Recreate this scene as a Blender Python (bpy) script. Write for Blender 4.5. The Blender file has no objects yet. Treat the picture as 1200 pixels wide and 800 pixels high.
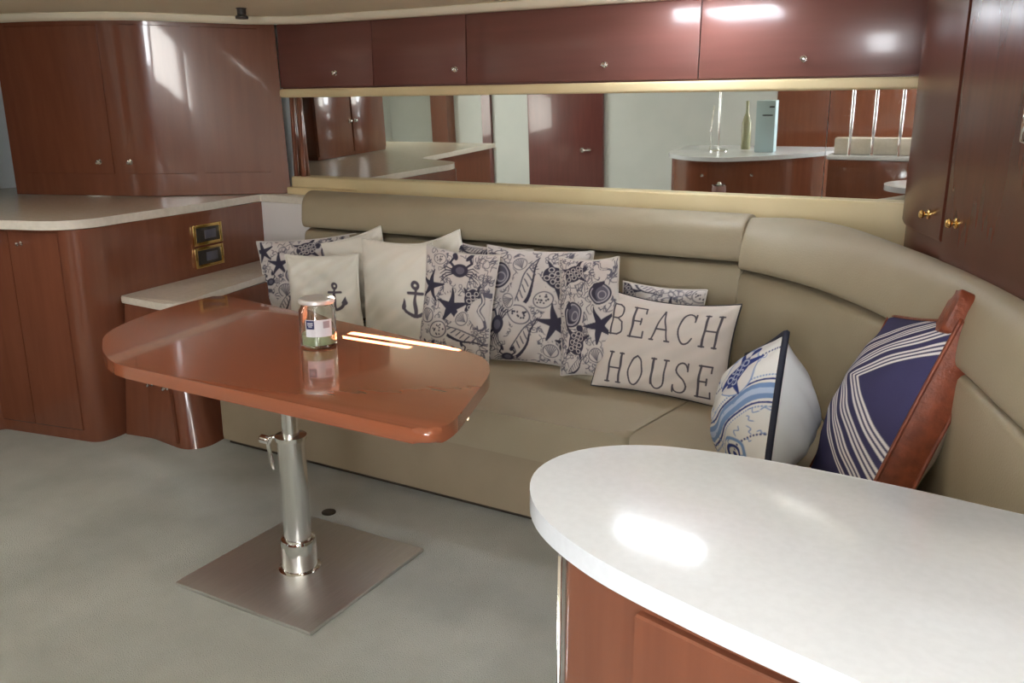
import bpy, bmesh, math, random
import numpy as np
from mathutils import Vector, Matrix
C = bpy.context.scene.collection
PI = math.pi
random.seed(4)

# ---------------------------------------------------------------- camera
cam = bpy.data.cameras.new('camera'); cam_o = bpy.data.objects.new('camera', cam); C.objects.link(cam_o)
cam.sensor_width = 36.0; cam.lens = 30.0; cam.clip_start = 0.02; cam.clip_end = 60
pitch = math.atan(264/1000.0); az = math.atan(1850/math.hypot(1000, 264))
fh = Vector((-math.cos(az), math.sin(az), 0)); rt = Vector((fh.y, -fh.x, 0)); up = Vector((0, 0, 1))
F = fh*math.cos(pitch)-up*math.sin(pitch); U = fh*math.sin(pitch)+up*math.cos(pitch)
m = Matrix.Identity(4)
for i in range(3): m[i][0] = rt[i]; m[i][1] = U[i]; m[i][2] = -F[i]
m.translation = Vector((0, 0, 1.6)); cam_o.matrix_world = m
bpy.context.scene.camera = cam_o
# ---------------------------------------------------------------- world, sun, lights, exposure
w = bpy.data.worlds.new('world'); bpy.context.scene.world = w; w.use_nodes = True
w.node_tree.nodes['Background'].inputs[0].default_value = (0.62, 0.78, 1.0, 1); w.node_tree.nodes['Background'].inputs[1].default_value = 1.5
vs = bpy.context.scene.view_settings
vs.view_transform = 'Standard'; vs.look = 'None'; vs.gamma = 1; vs.use_curve_mapping = False; vs.exposure = 0.2
sun = bpy.data.lights.new('sun', 'SUN'); sun.energy = 260; sun.angle = 0.009; sun.color = (1.0, 0.86, 0.68)
sun_o = bpy.data.objects.new('sun', sun); C.objects.link(sun_o)
sd = Vector((-0.25, 0.5, -1)); sun_o.rotation_euler = sd.to_track_quat('-Z', 'Y').to_euler()
def area(name, loc, target, sx, sy, e, col):
    l = bpy.data.lights.new(name, 'AREA'); l.shape = 'RECTANGLE'; l.size = sx; l.size_y = sy; l.energy = e; l.color = col
    o = bpy.data.objects.new(name, l); C.objects.link(o); o.location = loc
    o.rotation_euler = (Vector(target)-Vector(loc)).to_track_quat('-Z', 'Y').to_euler()
    return o
area('companionway_daylight', (0.1, -2.05, 1.65), (-1.6, 3.4, 1.4), 0.8, 1.1, 85, (0.93, 0.96, 1.0))
area('port_window_daylight', (-7.7, 0.6, 1.25), (-2.0, 1.6, 1.5), 2.2, 1.1, 95, (1.0, 0.97, 0.9))

area('ceiling_fill', (1.4, -2.0, 1.3), (-2.2, 3.2, 2.6), .9, .8, 48, (1.0, 0.97, 0.92))  # added fill lamp aimed up to brighten the ceiling; no window stands here

# ---------------------------------------------------------------- materials
def mat(name, col=(0.5, 0.5, 0.5), rough=0.5, metal=0.0, coat=0.0, spec=0.5, emit=None, es=1.0, trans=0.0, ior=1.45, coat_rough=0.05):
    M = bpy.data.materials.new(name); M.use_nodes = True
    b = M.node_tree.nodes['Principled BSDF']
    b.inputs['Base Color'].default_value = (*col, 1); b.inputs['Roughness'].default_value = rough
    b.inputs['Metallic'].default_value = metal; b.inputs['Coat Weight'].default_value = coat
    b.inputs['Coat Roughness'].default_value = coat_rough
    b.inputs['Specular IOR Level'].default_value = spec; b.inputs['IOR'].default_value = ior
    b.inputs['Transmission Weight'].default_value = trans
    if emit: b.inputs['Emission Color'].default_value = (*emit, 1); b.inputs['Emission Strength'].default_value = es
    return M
def noisy(M, c1, c2, scale=(1, 1, 1), nscale=5, detail=4, bump=0.0, bscale=None, lo=0.35, hi=0.65):
    nt = M.node_tree; N = nt.nodes; L = nt.links; b = N['Principled BSDF']
    tc = N.new('ShaderNodeTexCoord'); mp = N.new('ShaderNodeMapping'); mp.inputs['Scale'].default_value = scale
    nz = N.new('ShaderNodeTexNoise'); nz.inputs['Scale'].default_value = nscale; nz.inputs['Detail'].default_value = detail
    rp = N.new('ShaderNodeValToRGB'); rp.color_ramp.elements[0].position = lo; rp.color_ramp.elements[1].position = hi
    rp.color_ramp.elements[0].color = (*c1, 1); rp.color_ramp.elements[1].color = (*c2, 1)
    L.new(tc.outputs['Object'], mp.inputs[0]); L.new(mp.outputs[0], nz.inputs[0]); L.new(nz.outputs[0], rp.inputs[0])
    L.new(rp.outputs[0], b.inputs['Base Color'])
    if bump:
        n2 = N.new('ShaderNodeTexNoise'); n2.inputs['Scale'].default_value = bscale or nscale; n2.inputs['Detail'].default_value = 3
        L.new(tc.outputs['Object'], n2.inputs[0])
        bp = N.new('ShaderNodeBump'); bp.inputs['Strength'].default_value = bump; bp.inputs['Distance'].default_value = 0.01
        L.new(n2.outputs[0], bp.inputs['Height']); L.new(bp.outputs[0], b.inputs['Normal'])
    return M
def lin(r, g, b): return tuple(((v/255)/12.92 if v/255 <= .04045 else ((v/255+.055)/1.055)**2.4) for v in (r, g, b))
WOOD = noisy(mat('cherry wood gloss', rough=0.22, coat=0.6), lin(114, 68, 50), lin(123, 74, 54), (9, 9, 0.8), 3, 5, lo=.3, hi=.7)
WOOD2 = noisy(mat('cherry wood dark gloss', rough=0.28, coat=0.35, coat_rough=.12), lin(106, 68, 61), lin(113, 72, 65), (0.8, 9, 9), 3, 5, lo=.3, hi=.7)
TABLEW = noisy(mat('table wood gloss', rough=0.16, coat=0.8), lin(152, 87, 60), lin(157, 91, 63), (1.0, 9, 9), 2.0, 4, lo=.3, hi=.7)
MAHO = noisy(mat('burgundy door', rough=0.3, coat=0.4), lin(98, 54, 52), lin(106, 58, 56), (9, 9, .8), 3, 4)
LEATH = noisy(mat('taupe leather', rough=0.46, spec=0.4), lin(154, 143, 121), lin(160, 149, 127), (1, 1, 1), 3, 4, bump=0.12, bscale=160)
BASEV = noisy(mat('taupe vinyl base', rough=0.5, spec=0.4), lin(146, 133, 112), lin(155, 141, 120), (1, 1, 1), 3, 4)
CARPET = noisy(mat('grey carpet', rough=0.95, spec=0.1), lin(170, 173, 168), lin(186, 189, 184), (1, 1, 1), 2.6, 6, bump=0.6, bscale=260)
STONE = noisy(mat('white solid surface', rough=0.11, spec=0.5), lin(212, 217, 224), lin(216, 221, 228), (1, 1, 1), 60, 2)
STONE2 = noisy(mat('cream solid surface', rough=0.18, spec=0.5), lin(214, 208, 196), lin(222, 216, 204), (1, 1, 1), 40, 3)
WALLW = noisy(mat('pale wall', rough=0.6), lin(204, 211, 212), lin(209, 215, 216), (1, 1, 1), 3, 2)
SIDEW = mat('white side panel', lin(224, 222, 222), 0.35)
CREAM = noisy(mat('cream vinyl', rough=0.5), lin(206, 188, 146), lin(214, 197, 156), (1, 1, 1), 3, 3)
HEAD = noisy(mat('headliner', rough=0.8), lin(236, 228, 204), lin(240, 232, 209), (1, 1, 1), 3, 3)
CHROME = mat('polished steel', (0.78, 0.78, 0.77), 0.09, 1.0)
LIDM = mat('pale silver lid', (0.9, 0.9, 0.9), 0.45, 0.8)
SATIN = mat('satin steel', (0.76, 0.77, 0.78), 0.2, 1.0)
BRUSH = noisy(mat('brushed steel', rough=0.42, metal=1.0), (0.66, 0.66, 0.65), (0.72, 0.72, 0.71), (40, 1, 1), 6, 3)
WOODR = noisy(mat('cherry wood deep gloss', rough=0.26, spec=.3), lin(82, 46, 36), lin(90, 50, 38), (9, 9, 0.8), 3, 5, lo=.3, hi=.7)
BRASS = mat('polished brass', (0.85, 0.6, 0.22), 0.16, 1.0)
DARK = mat('dark plastic', lin(52, 48, 44), 0.35)
MIRR = mat('mirror glass', (0.80, 0.82, 0.80), 0.015, 1.0)
GLASS = mat('clear glass', (0.96, 0.98, 0.97), 0.02, trans=1.0, ior=1.45)
WAX = mat('green wax', lin(188, 204, 160), 0.5)
LEATHER = noisy(mat('brown leather', rough=0.42), lin(108, 52, 34), lin(132, 68, 44), (1, 1, 1), 30, 5, bump=0.25, bscale=120)
LINEN = noisy(mat('beige linen', rough=0.9, spec=0.1), lin(186, 174, 158), lin(196, 184, 168), (1, 1, 1), 60, 3)
TOEK = mat('dark toe gap', lin(58, 50, 42), 0.8)
LAMP = mat('lamp diffuser', (1, 1, 1), 0.4, emit=(0.86, 0.92, 1.0), es=24)
FILL_LAMP = mat('ambient fill diffuser', (1, 1, 1), 0.4, emit=(1.0, 0.96, 0.9), es=17)  # glow of the added ceiling panels that give even ambient light
SKYP = mat('daylit pane', (.9, .95, 1), .3, emit=(.86, .93, 1.0), es=11)
BOXM = mat('pale blue carton', lin(176, 200, 206), 0.5)
PAPER = mat('label paper', lin(226, 226, 232), 0.6)
NAVY = mat('navy label ink', lin(40, 48, 92), 0.6)
PINKI = mat('grey pink label ink', lin(176, 160, 166), 0.6)
BOTTLE = mat('olive bottle glass', lin(150, 148, 118), 0.15)

# ---------------------------------------------------------------- helpers
def link(name, me, m, parent=None, smooth=None):
    o = bpy.data.objects.new(name, me); C.objects.link(o)
    if m is not None: me.materials.append(m)
    if parent is not None: o.parent = parent
    if smooth is not None:
        for p in me.polygons: p.use_smooth = not (len(p.vertices) > 4 and abs(p.normal.z) > .99)
        if smooth < 3:
            try: me.set_sharp_from_angle(angle=smooth)
            except Exception: pass
    return o
def fin(name, bm, m, parent=None, smooth=0.7):
    bmesh.ops.recalc_face_normals(bm, faces=bm.faces)
    me = bpy.data.meshes.new(name); bm.to_mesh(me); bm.free()
    return link(name, me, m, parent, smooth)
def tag(o, label, cat, group=None):
    o['label'] = label; o['category'] = cat
    if group: o['group'] = group
    return o
def struct(o): o['kind'] = 'structure'; return o
def thing(name, label, cat, loc=(0, 0, 0), rz=0, group=None):
    o = bpy.data.objects.new(name, None); C.objects.link(o); o.location = loc; o.rotation_euler = (0, 0, rz); o.empty_display_size = .05
    return tag(o, label, cat, group)
def copy_tree(o, parent=None):
    c = o.copy(); C.objects.link(c)
    if parent is not None: c.parent = parent
    for ch in list(o.children): copy_tree(ch, c)
    return c
def rounded(poly, r, n=6):
    """round the corners of a closed plan polygon; r a number or list"""
    out = []; k = len(poly)
    for i, p in enumerate(poly):
        ri = r[i] if isinstance(r, (list, tuple)) else r
        p = Vector(p[:2]); a = Vector(poly[i-1][:2]); b = Vector(poly[(i+1) % k][:2])
        if ri <= 0: out.append(tuple(p)); continue
        da = (a-p); db = (b-p); ra = min(ri, da.length*.48); rb = min(ri, db.length*.48)
        s = p+da.normalized()*ra; e = p+db.normalized()*rb
        for j in range(n+1):
            t = j/n; q = s*(1-t)**2+p*2*t*(1-t)+e*t*t; out.append(tuple(q))
    return out
def prism_bm(poly, z0, z1, bev=0.0, seg=3, bottom=True):
    bm = bmesh.new()
    lo = [bm.verts.new((x, y, z0)) for x, y in poly]; hi = [bm.verts.new((x, y, z1)) for x, y in poly]
    n = len(poly)
    fb = bm.faces.new(lo[::-1]); ft = bm.faces.new(hi)
    for i in range(n): bm.faces.new((lo[i], lo[(i+1) % n], hi[(i+1) % n], hi[i]))
    if bev:
        ed = list(ft.edges)+(list(fb.edges) if bottom else [])
        bmesh.ops.bevel(bm, geom=ed, offset=bev, segments=seg, profile=0.5, affect='EDGES', clamp_overlap=True)
    return bm
def prism(name, poly, z0, z1, m, parent=None, bev=0.0, seg=3, bottom=True, smooth=0.7):
    return fin(name, prism_bm(poly, z0, z1, bev, seg, bottom), m, parent, smooth)
def box(name, c, s, m, parent=None, bev=0.0, rz=0, seg=2):
    bm = bmesh.new(); bmesh.ops.create_cube(bm, size=1)
    bmesh.ops.scale(bm, vec=s, verts=bm.verts)
    if bev: bmesh.ops.bevel(bm, geom=list(bm.edges), offset=bev, segments=seg, profile=.5, affect='EDGES')
    if rz: bmesh.ops.rotate(bm, cent=(0, 0, 0), matrix=Matrix.Rotation(rz, 3, 'Z'), verts=bm.verts)
    bmesh.ops.translate(bm, vec=c, verts=bm.verts)
    return fin(name, bm, m, parent)
def lathe(name, prof, m, parent=None, loc=(0, 0, 0), n=32, axis=None, close=True):
    bm = bmesh.new(); rings = []
    for r, z in prof:
        rings.append([bm.verts.new((max(r, 1e-4)*math.cos(2*PI*i/n), max(r, 1e-4)*math.sin(2*PI*i/n), z)) for i in range(n)])
    for a, b in zip(rings, rings[1:]):
        for i in range(n): bm.faces.new((a[i], a[(i+1) % n], b[(i+1) % n], b[i]))
    if close:
        bm.faces.new(rings[0][::-1]); bm.faces.new(rings[-1])
    if axis is not None:
        q = Vector(axis).normalized().to_track_quat('Z', 'Y').to_matrix()
        bmesh.ops.rotate(bm, cent=(0, 0, 0), matrix=q, verts=bm.verts)
    bmesh.ops.translate(bm, vec=loc, verts=bm.verts)
    return fin(name, bm, m, parent, 0.6)
def tube(name, pts, r, m, parent=None, n=8, closed=False):
    pts = [Vector(p) for p in pts]; bm = bmesh.new(); rings = []; k = len(pts); ref = None
    for i, p in enumerate(pts):
        a = pts[(i-1) % k] if (closed or i > 0) else p; b = pts[(i+1) % k] if (closed or i < k-1) else p
        t = (b-a).normalized()
        if ref is None: ref = Vector((0, 0, 1)) if abs(t.z) < .9 else Vector((1, 0, 0))
        u = (ref-t*ref.dot(t)).normalized(); v = t.cross(u); ref = u
        rings.append([bm.verts.new(p+(u*math.cos(2*PI*j/n)+v*math.sin(2*PI*j/n))*r) for j in range(n)])
    pr = list(zip(rings, rings[1:])) + ([(rings[-1], rings[0])] if closed else [])
    for a, b in pr:
        for j in range(n): bm.faces.new((a[j], a[(j+1) % n], b[(j+1) % n], b[j]))
    if not closed: bm.faces.new(rings[0][::-1]); bm.faces.new(rings[-1])
    return fin(name, bm, m, parent, 3.2)
def resample(pts, n, ts=None):
    P = np.array(pts, float); d = np.r_[0, np.cumsum(np.linalg.norm(np.diff(P, axis=0), axis=1))]; d /= d[-1]
    t = np.linspace(0, 1, n) if ts is None else np.asarray(ts)
    return np.stack([np.interp(t, d, P[:, i]) for i in range(P.shape[1])], 1)
def smoothline(pts, n):  # noqa
    """Catmull-Rom through the plan points, then resampled evenly"""
    P = [np.array(p, float) for p in pts]; P = [2*P[0]-P[1]]+P+[2*P[-1]-P[-2]]; out = []
    for i in range(1, len(P)-2):
        for j in range(12):
            t = j/12; a, b, c, d = P[i-1:i+3]
            out.append(.5*((2*b)+(-a+c)*t+(2*a-5*b+4*c-d)*t*t+(-a+3*b-3*c+d)*t**3))
    out.append(P[-2]); return resample(out, n)
def sweep(name, inner, outer, prof, m, parent, cap_pull=0.0):
    """profile (t, z): t 0 on the inner line, 1 on the outer line"""
    bm = bmesh.new(); rings = []; N = len(inner)
    for i in range(N):
        a = inner[i]; b = outer[i]; ring = []
        for t, z in prof:
            p = a+(b-a)*t; ring.append(Vector((p[0], p[1], z)))
        rings.append(ring)
    if cap_pull:          # rounded ends
        add0 = []; add1 = []
        for (src, nb, add) in ((rings[0], rings[1], add0), (rings[-1], rings[-2], add1)):
            c = sum(src, Vector())/len(src); d = (sum(src, Vector())/len(src)-sum(nb, Vector())/len(nb)).normalized()
            for k in (1, 2, 3):
                a = k/3*PI/2; s = 1-(1-math.cos(a))*cap_pull*2.2
                add.append([c+(p-c)*s+d*math.sin(a)*cap_pull for p in src])
        rings = add0[::-1]+rings+add1
    V = [[bm.verts.new(p) for p in r] for r in rings]
    for a, b in zip(V, V[1:]):
        k = len(a)
        for j in range(k): bm.faces.new((a[j], a[(j+1) % k], b[(j+1) % k], b[j]))
    bm.faces.new(V[0][::-1]); bm.faces.new(V[-1])
    return fin(name, bm, m, parent, 0.9)
def roundprof(prof, it=2):
    for _ in range(it):
        q = []
        for i in range(len(prof)):
            a = prof[i]; b = prof[(i+1) % len(prof)]
            q += [(a[0]*.75+b[0]*.25, a[1]*.75+b[1]*.25), (a[0]*.25+b[0]*.75, a[1]*.25+b[1]*.75)]
        prof = q
    return prof
def ruled(name, P, Q, s0, s1, v0, v1, off, depth, m, parent=None, n=14):
    """slab lying on the ruled face between bottom line P and top line Q (3-D), pushed out by off"""
    A = resample(P, 0, np.linspace(s0, s1, n)); B = resample(Q, 0, np.linspace(s0, s1, n)); bm = bmesh.new()
    def pt(i, v): return A[i]*(1-v)+B[i]*v
    nor = []
    for i in range(n):
        j0, j1 = max(i-1, 0), min(i+1, n-1); t = pt(j1, .5)-pt(j0, .5); u = B[i]-A[i]; k = np.cross(t, u); nor.append(k/np.linalg.norm(k))
    def row(v, o): return [bm.verts.new(pt(i, v)+nor[i]*o) for i in range(n)]
    e = min(0.004, abs(off-(-depth))*.3)
    dv = 0.004
    R = [row(v0, -depth), row(v0, off-e), row(v0+dv, off), row(v1-dv, off), row(v1, off-e), row(v1, -depth)]
    for a, b in zip(R, R[1:]+R[:1]):
        for i in range(n-1): bm.faces.new((a[i], a[i+1], b[i+1], b[i]))
    bm.faces.new([r[0] for r in R]); bm.faces.new([r[-1] for r in R][::-1])
    return fin(name, bm, m, parent, 0.5)
def knob(loc, axis, parent, m=None, r=0.013):
    o = lathe('knob', [(r*1.15, 0), (r*1.15, .003), (r*.5, .005), (r*.5, .014), (r*.9, .018), (r, .024), (r*.8, .029), (r*.2, .031)], m or CHROME, parent, (0, 0, 0), 16, axis)
    o.location = loc; return o

# ================================================================ setting
struct(box('floor', (-2.7, 1.0, -0.05), (11.0, 6.9, 0.1), CARPET))
struct(box('wall_back', (-3.0, 4.30, 1.1), (10.4, 0.1, 2.4), WALLW))
struct(box('wall_front', (-2.7, -2.25, 1.1), (11.0, 0.1, 2.4), WALLW))
struct(box('wall_left', (-8.05, 1.0, 1.1), (0.1, 6.6, 2.4), WALLW))
struct(box('wall_right', (2.55, 1.0, 1.1), (0.1, 6.6, 2.4), WALLW))
# ceiling with an opening added for the sun stripes: four pieces joined round it
hx0, hx1, hy0, hy1 = -1.88, -1.26, 1.66, 2.0
bm = bmesh.new()
def addbox(bm, x0, x1, y0, y1, z0, z1):
    r = bmesh.ops.create_cube(bm, size=1); v = r['verts']
    bmesh.ops.scale(bm, vec=(x1-x0, y1-y0, z1-z0), verts=v); bmesh.ops.translate(bm, vec=((x0+x1)/2, (y0+y1)/2, (z0+z1)/2), verts=v)
addbox(bm, -8.1, hx0, -2.3, 4.35, 2.17, 2.27); addbox(bm, hx1, 2.6, -2.3, 4.35, 2.17, 2.27)
addbox(bm, hx0, hx1, -2.3, hy0, 2.17, 2.27); addbox(bm, hx0, hx1, hy1, 4.35, 2.17, 2.27)
struct(fin('ceiling', bm, HEAD, None, None))
# soft cove where the headliner rolls down to the cabinets
hatch = thing('sun_slot_hatch', 'unseen added ceiling hatch over the table, slotted to cast the sun stripes', 'hatch', (-1.57, 1.83, 2.17))
for (cx, cy, sx, sy) in ((0, -.18, .66, .03), (0, .18, .66, .03), (-.32, 0, .03, .33), (.32, 0, .03, .33)):
    box('frame_bar', (cx, cy, -0.006), (sx, sy, 0.02), CHROME, hatch, .004)
# added slats, their two slots shaped to cast sun stripes on the table
slots = [(-1.845, -1.315, 1.865, 1.90), (-1.845, -1.50, 1.80, 1.828)]
for (x0, x1, y0, y1) in ((hx0, hx1, hy0, 1.80), (hx0, slots[0][0], 1.80, hy1), (slots[1][1], hx1, 1.80, 1.828), (hx0+.035, hx1, 1.828, 1.865), (slots[0][1], hx1, 1.865, 1.90), (hx0+.035, hx1, 1.90, hy1)):
    box('sun_slot_slat', ((x0+x1)/2+1.57, (y0+y1)/2-1.83, 0.025), (x1-x0, y1-y0, 0.006), DARK, hatch)
# sail wall at the right: curved cherry joinery behind the settee
WR = smoothline([(-.295, 4.17), (-.275, 3.55), (-.15, 3.12), (-.02, 2.8), (.09, 2.5), (.30, 1.84)], 60)
struct(prism('wall_galley', [(.365, 1.84), (2.5, 1.62), (2.5, 1.72), (.40, 1.93)], 0, 2.165, WOOD))
P = [(x, y, 0.0) for x, y in WR]; Q = [(x, y, 2.165) for x, y in WR]
rw = thing('curved_wood_cabinet', 'tall curved glossy cherry cabinet at the right behind the settee', 'cabinet', (0.5, 3.2, 0))
rw.location = (0, 0, 0)
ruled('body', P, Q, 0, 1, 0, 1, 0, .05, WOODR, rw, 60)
def on_wall(f_, off):
    p_ = resample(WR, 0, [f_])[0]; q_ = resample(WR, 0, [min(f_+.02, 1)])[0]; t_ = (q_-p_)/np.linalg.norm(q_-p_)
    return (p_[0]+t_[1]*off, p_[1]-t_[0]*off), (t_[1], -t_[0], 0)
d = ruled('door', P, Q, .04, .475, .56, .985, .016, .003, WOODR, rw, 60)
(kx_, ky_), kn = on_wall(.42, .016); knob((kx_, ky_, 1.285), kn, d, BRASS, .014)
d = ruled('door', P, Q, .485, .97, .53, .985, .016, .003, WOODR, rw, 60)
(kx_, ky_), kn = on_wall(.525, .016); knob((kx_, ky_, 1.285), kn, d, BRASS, .014)
h = tube('handle', [(.075, 2.57, 1.53), (.045, 2.55, 1.54), (.045, 2.55, 1.66), (.075, 2.57, 1.67)], .008, CHROME, rw)

# ================================================================ mirror, ledge, valance, overhead cabinets
mir = thing('wall_mirror', 'long narrow mirror set in the wall above the settee', 'mirror', (-2.1, 4.2, 1.2))
a = math.radians(2)
def mirror_panel(x0, x1, yaw=0):
    o = box('mirror_panel', (0, 0, 0), (x1-x0-.003, .006, .60), MIRR, mir)
    o.location = ((x0+x1)/2+2.1, 0.0, .27); o.rotation_euler = (a, 0, yaw)
mirror_panel(-3.93, -.70); mirror_panel(-.70, -.265)
box('left_moulding', (-3.925+2.1, -.012, .27), (.03, .03, .56), WOOD, mir, .012)
box('left_moulding', (-3.865+2.1, -.012, .27), (.028, .035, .56), WOOD, mir, .013)
# cream ledge below the mirror
bm = prism_bm(rounded([(-3.93, 4.145), (-.29, 4.145), (-.27, 4.25), (-3.93, 4.25)], [0, .03, 0, 0]), 0.9, 1.228, .008, 3)
struct(fin('trim_1', bm, CREAM))
bm = prism_bm([(-3.93, 4.10), (-3.45, 4.10), (-3.40, 4.15), (-3.93, 4.15)], 1.12, 1.165, .005, 2)
struct(fin('trim_3', bm, CREAM))
# light valance under the overhead cabinets
bm = prism_bm(rounded([(-3.96, 4.12), (-.30, 4.12), (-.27, 4.25), (-3.96, 4.25)], [0, .02, 0, 0]), 1.712, 1.762, .012, 4)
struct(fin('trim_2', bm, CREAM))
xs = [-3.97, -3.24, -2.60, -1.30, -.29]
# knobs sit low on each door; the third unit has two leaves
lbl = ['overhead cherry cabinet at the far left end above the mirror', 'second overhead cherry cabinet from the left above the mirror',
       'wide overhead cherry cabinet above the middle of the mirror', 'overhead cherry cabinet at the right end above the mirror']
kx = [-3.52, -2.67, -1.78, -.82]
for i in range(4):
    x0, x1 = xs[i], xs[i+1]
    t = thing('overhead_cabinet', lbl[i], 'cabinet', ((x0+x1)/2, 4.15, 1.763))
    w_ = x1-x0
    box('body', (0, .06, .2), (w_-.001, .10, .40), WOOD2, t)
    dr = box('door', (0, 0, .2), (w_-.006, .022, .385), WOOD2, t, .003)
    k = knob((kx[i]-(x0+x1)/2, -.011, .085), (0, -1, 0), dr)
    if i == 0: k.location.x = kx[0]-(x0+x1)/2
# headliner cove strip in front of the overhead cabinets
cv = bmesh.new()
pts = [(-8, 2.9), (-5.4, 3.1), (-4.5, 3.38), (-4.2, 3.68), (-3.9, 3.98), (-3.3, 4.08), (-.3, 4.08)]
L_ = smoothline(pts, 50)
struct(sweep('trim_4', L_, L_+np.array([0, .05]), roundprof([(0, 2.135), (.9, 2.125), (1, 2.175), (-.6, 2.175)], 1), HEAD, None))
spot = lathe('ceiling_spotlight', [(.035, 0), (.035, .012), (.024, .02), (.024, .05), (.03, .055)], DARK, None, (-3.72, 3.62, 2.115), 20)
tag(spot, 'small dark spotlight on the cream ceiling at the top edge', 'light')

# ================================================================ ceiling lights: one bright, the rest added unseen for ambient light
def ceiling_light(x, y, sx, sy, m_, label):
    t = thing('ceiling_light', label, 'light', (x, y, 2.17))
    for (cx, cy, a_, b_) in ((0, -sy/2-.01, sx+.04, .02), (0, sy/2+.01, sx+.04, .02), (-sx/2-.01, 0, .02, sy), (sx/2+.01, 0, .02, sy)):
        box('frame_bar', (cx, cy, -.008), (a_, b_, .016), CHROME, t, .003)
    box('diffuser', (0, 0, -.004), (sx, sy, .008), m_, t)
    return t
cl_ = ceiling_light(-1.25, 3.83, .40, .24, LAMP, 'bright rectangular ceiling light above the overhead cabinets')
box('lens', (0, 0, -.028), (.38, .22, .05), LAMP, cl_, .01)
ceiling_light(-3.2, 1.2, .5, .3, FILL_LAMP, 'unseen added fill light over the open carpet left of the table')
ceiling_light(-.2, 0.9, .5, .3, FILL_LAMP, 'unseen added fill light over the white island counter')
ceiling_light(-5.2, -.6, .5, .3, FILL_LAMP, 'unseen added fill light by the burgundy door')
ceiling_light(-1.4, -1.2, .5, .3, FILL_LAMP, 'unseen added fill light over the galley counter')

# ================================================================ left side: sideboard with counter, step shelf
def L3(pl, z): return [(x, y, z) for x, y in pl]
side = thing('sideboard', 'curved cherry sideboard under the long cream counter at the left', 'cabinet')
body = [(-4.40, 1.0), (-4.42, 2.40), (-4.0, 2.475), (-3.80, 2.51), (-3.79, 2.62), (-3.824, 2.78), (-4.046, 3.975), (-4.06, 4.12), (-6.1, 4.12), (-6.1, 1.0)]
rb = rounded(body, [0, .03, 0, .07, .07, 0, 0, 0, 0, 0], 8)
prism('body', rb, 0.0, 1.075, WOOD, side)
front = [(-4.41, 2.402), (-4.0, 2.475), (-3.86, 2.50)]
P = L3(front[::-1], .06); Q = L3(front[::-1], 1.06)
P = P[::-1]; Q = Q[::-1]
for s0, s1, k in ((0.01, .40, (-4.27, 2.412)), (.41, .96, (-4.10, 2.442))):
    dd = ruled('door', P, Q, s0, s1, 0, 1, .010, 0, WOOD, side, 10)
    knob((k[0], k[1], 1.0), (.17, -1, 0), dd, CHROME, .011)
top = [(-4.33, 1.0), (-4.33, 2.30), (-4.12, 2.375), (-3.86, 2.455), (-3.785, 2.60), (-3.83, 2.80), (-3.87, 3.04), (-3.95, 3.5), (-4.07, 4.0), (-3.62, 3.975), (-3.58, 4.12), (-6.1, 4.12), (-6.1, 1.0)]
ct = prism('countertop', rounded(top, [0, .08, .1, .1, .1, .05, .1, .1, .012, .02, 0, 0, 0], 6), 1.077, 1.12, STONE2, None, .014, 4)
tag(ct, 'long cream countertop on the left sideboard reaching the settee', 'countertop')
def outlet(y, z, lab):
    t = thing('wall_socket', lab, 'socket', (-3.31-.185*y, y, z), math.atan2(-.185, 1)*-1*-1+PI/2)
    t.rotation_euler = (0, 0, math.atan2(1, -.185)-PI/2+PI/2-PI/2)
    return t
ang = math.atan2(.185, 1.0)     # outward normal of the side face
for y, z, lab in ((3.44, .943, 'upper brass framed socket on the glossy sideboard side'), (3.44, .815, 'lower brass framed socket on the sideboard just above the shelf')):
    t = thing('wall_socket', lab, 'socket', (-3.31-.185*y+.002, y, z), ang)
    for (cy, cz, sy, sz) in ((-.115, 0, .022, .118), (.115, 0, .022, .118), (0, .05, .21, .018), (0, -.05, .21, .018)):
        box('frame_bar', (.006, cy, cz), (.012, sy, sz), BRASS, t, .003)
    box('socket_face', (.004, 0, 0), (.008, .208, .08), DARK, t, .002)
    box('socket_insert', (.009, .02, 0), (.006, .1, .05), mat('grey insert', lin(88, 88, 100), .4), t, .003)
# white panel between counter and settee
wp = prism('side_panel', [(-4.05, 3.985), (-3.655, 3.985), (-3.655, 4.11), (-4.05, 4.11)], .45, 1.076, SIDEW, None, .006, 2)
tag(wp, 'white side panel below the counter end beside the settee back', 'panel')
ed = tube('edge_trim', [(-3.68, 3.982, .755), (-3.655, 3.982, .9), (-3.615, 3.982, 1.075)], .009, mat('gloss white trim', lin(238, 234, 222), .2), wp)
sh = [(-3.815, 2.74), (-3.44, 2.715), (-3.40, 2.77), (-3.47, 2.99), (-3.60, 3.55), (-3.66, 3.98), (-4.03, 3.98), (-3.823, 2.80)]
s_ = prism('step_shelf', rounded(sh, [.01, .05, .06, .1, .1, 0, 0, 0], 6), .682, .717, STONE2, None, .010, 4)
tag(s_, 'low cream shelf against the sideboard below the brass sockets', 'shelf')
lc = thing('low_cabinet', 'low flared cherry cabinet under the cream shelf', 'cabinet')
bot = rounded([(-3.80, 2.66), (-3.62, 2.69), (-3.34, 2.655), (-3.27, 2.74), (-3.52, 3.95), (-4.0, 3.95), (-3.80, 2.76)], [.02, .04, .07, .07, 0, 0, 0], 6)
topp = rounded([(-3.80, 2.74), (-3.66, 2.765), (-3.50, 2.76), (-3.45, 2.82), (-3.66, 3.95), (-4.02, 3.95), (-3.82, 2.80)], [.02, .04, .05, .05, 0, 0, 0], 6)
bm = bmesh.new(); lo = [bm.verts.new((x, y, 0)) for x, y in bot]; hi = [bm.verts.new((x, y, .68)) for x, y in topp]
bm.faces.new(lo[::-1]); bm.faces.new(hi)
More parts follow.
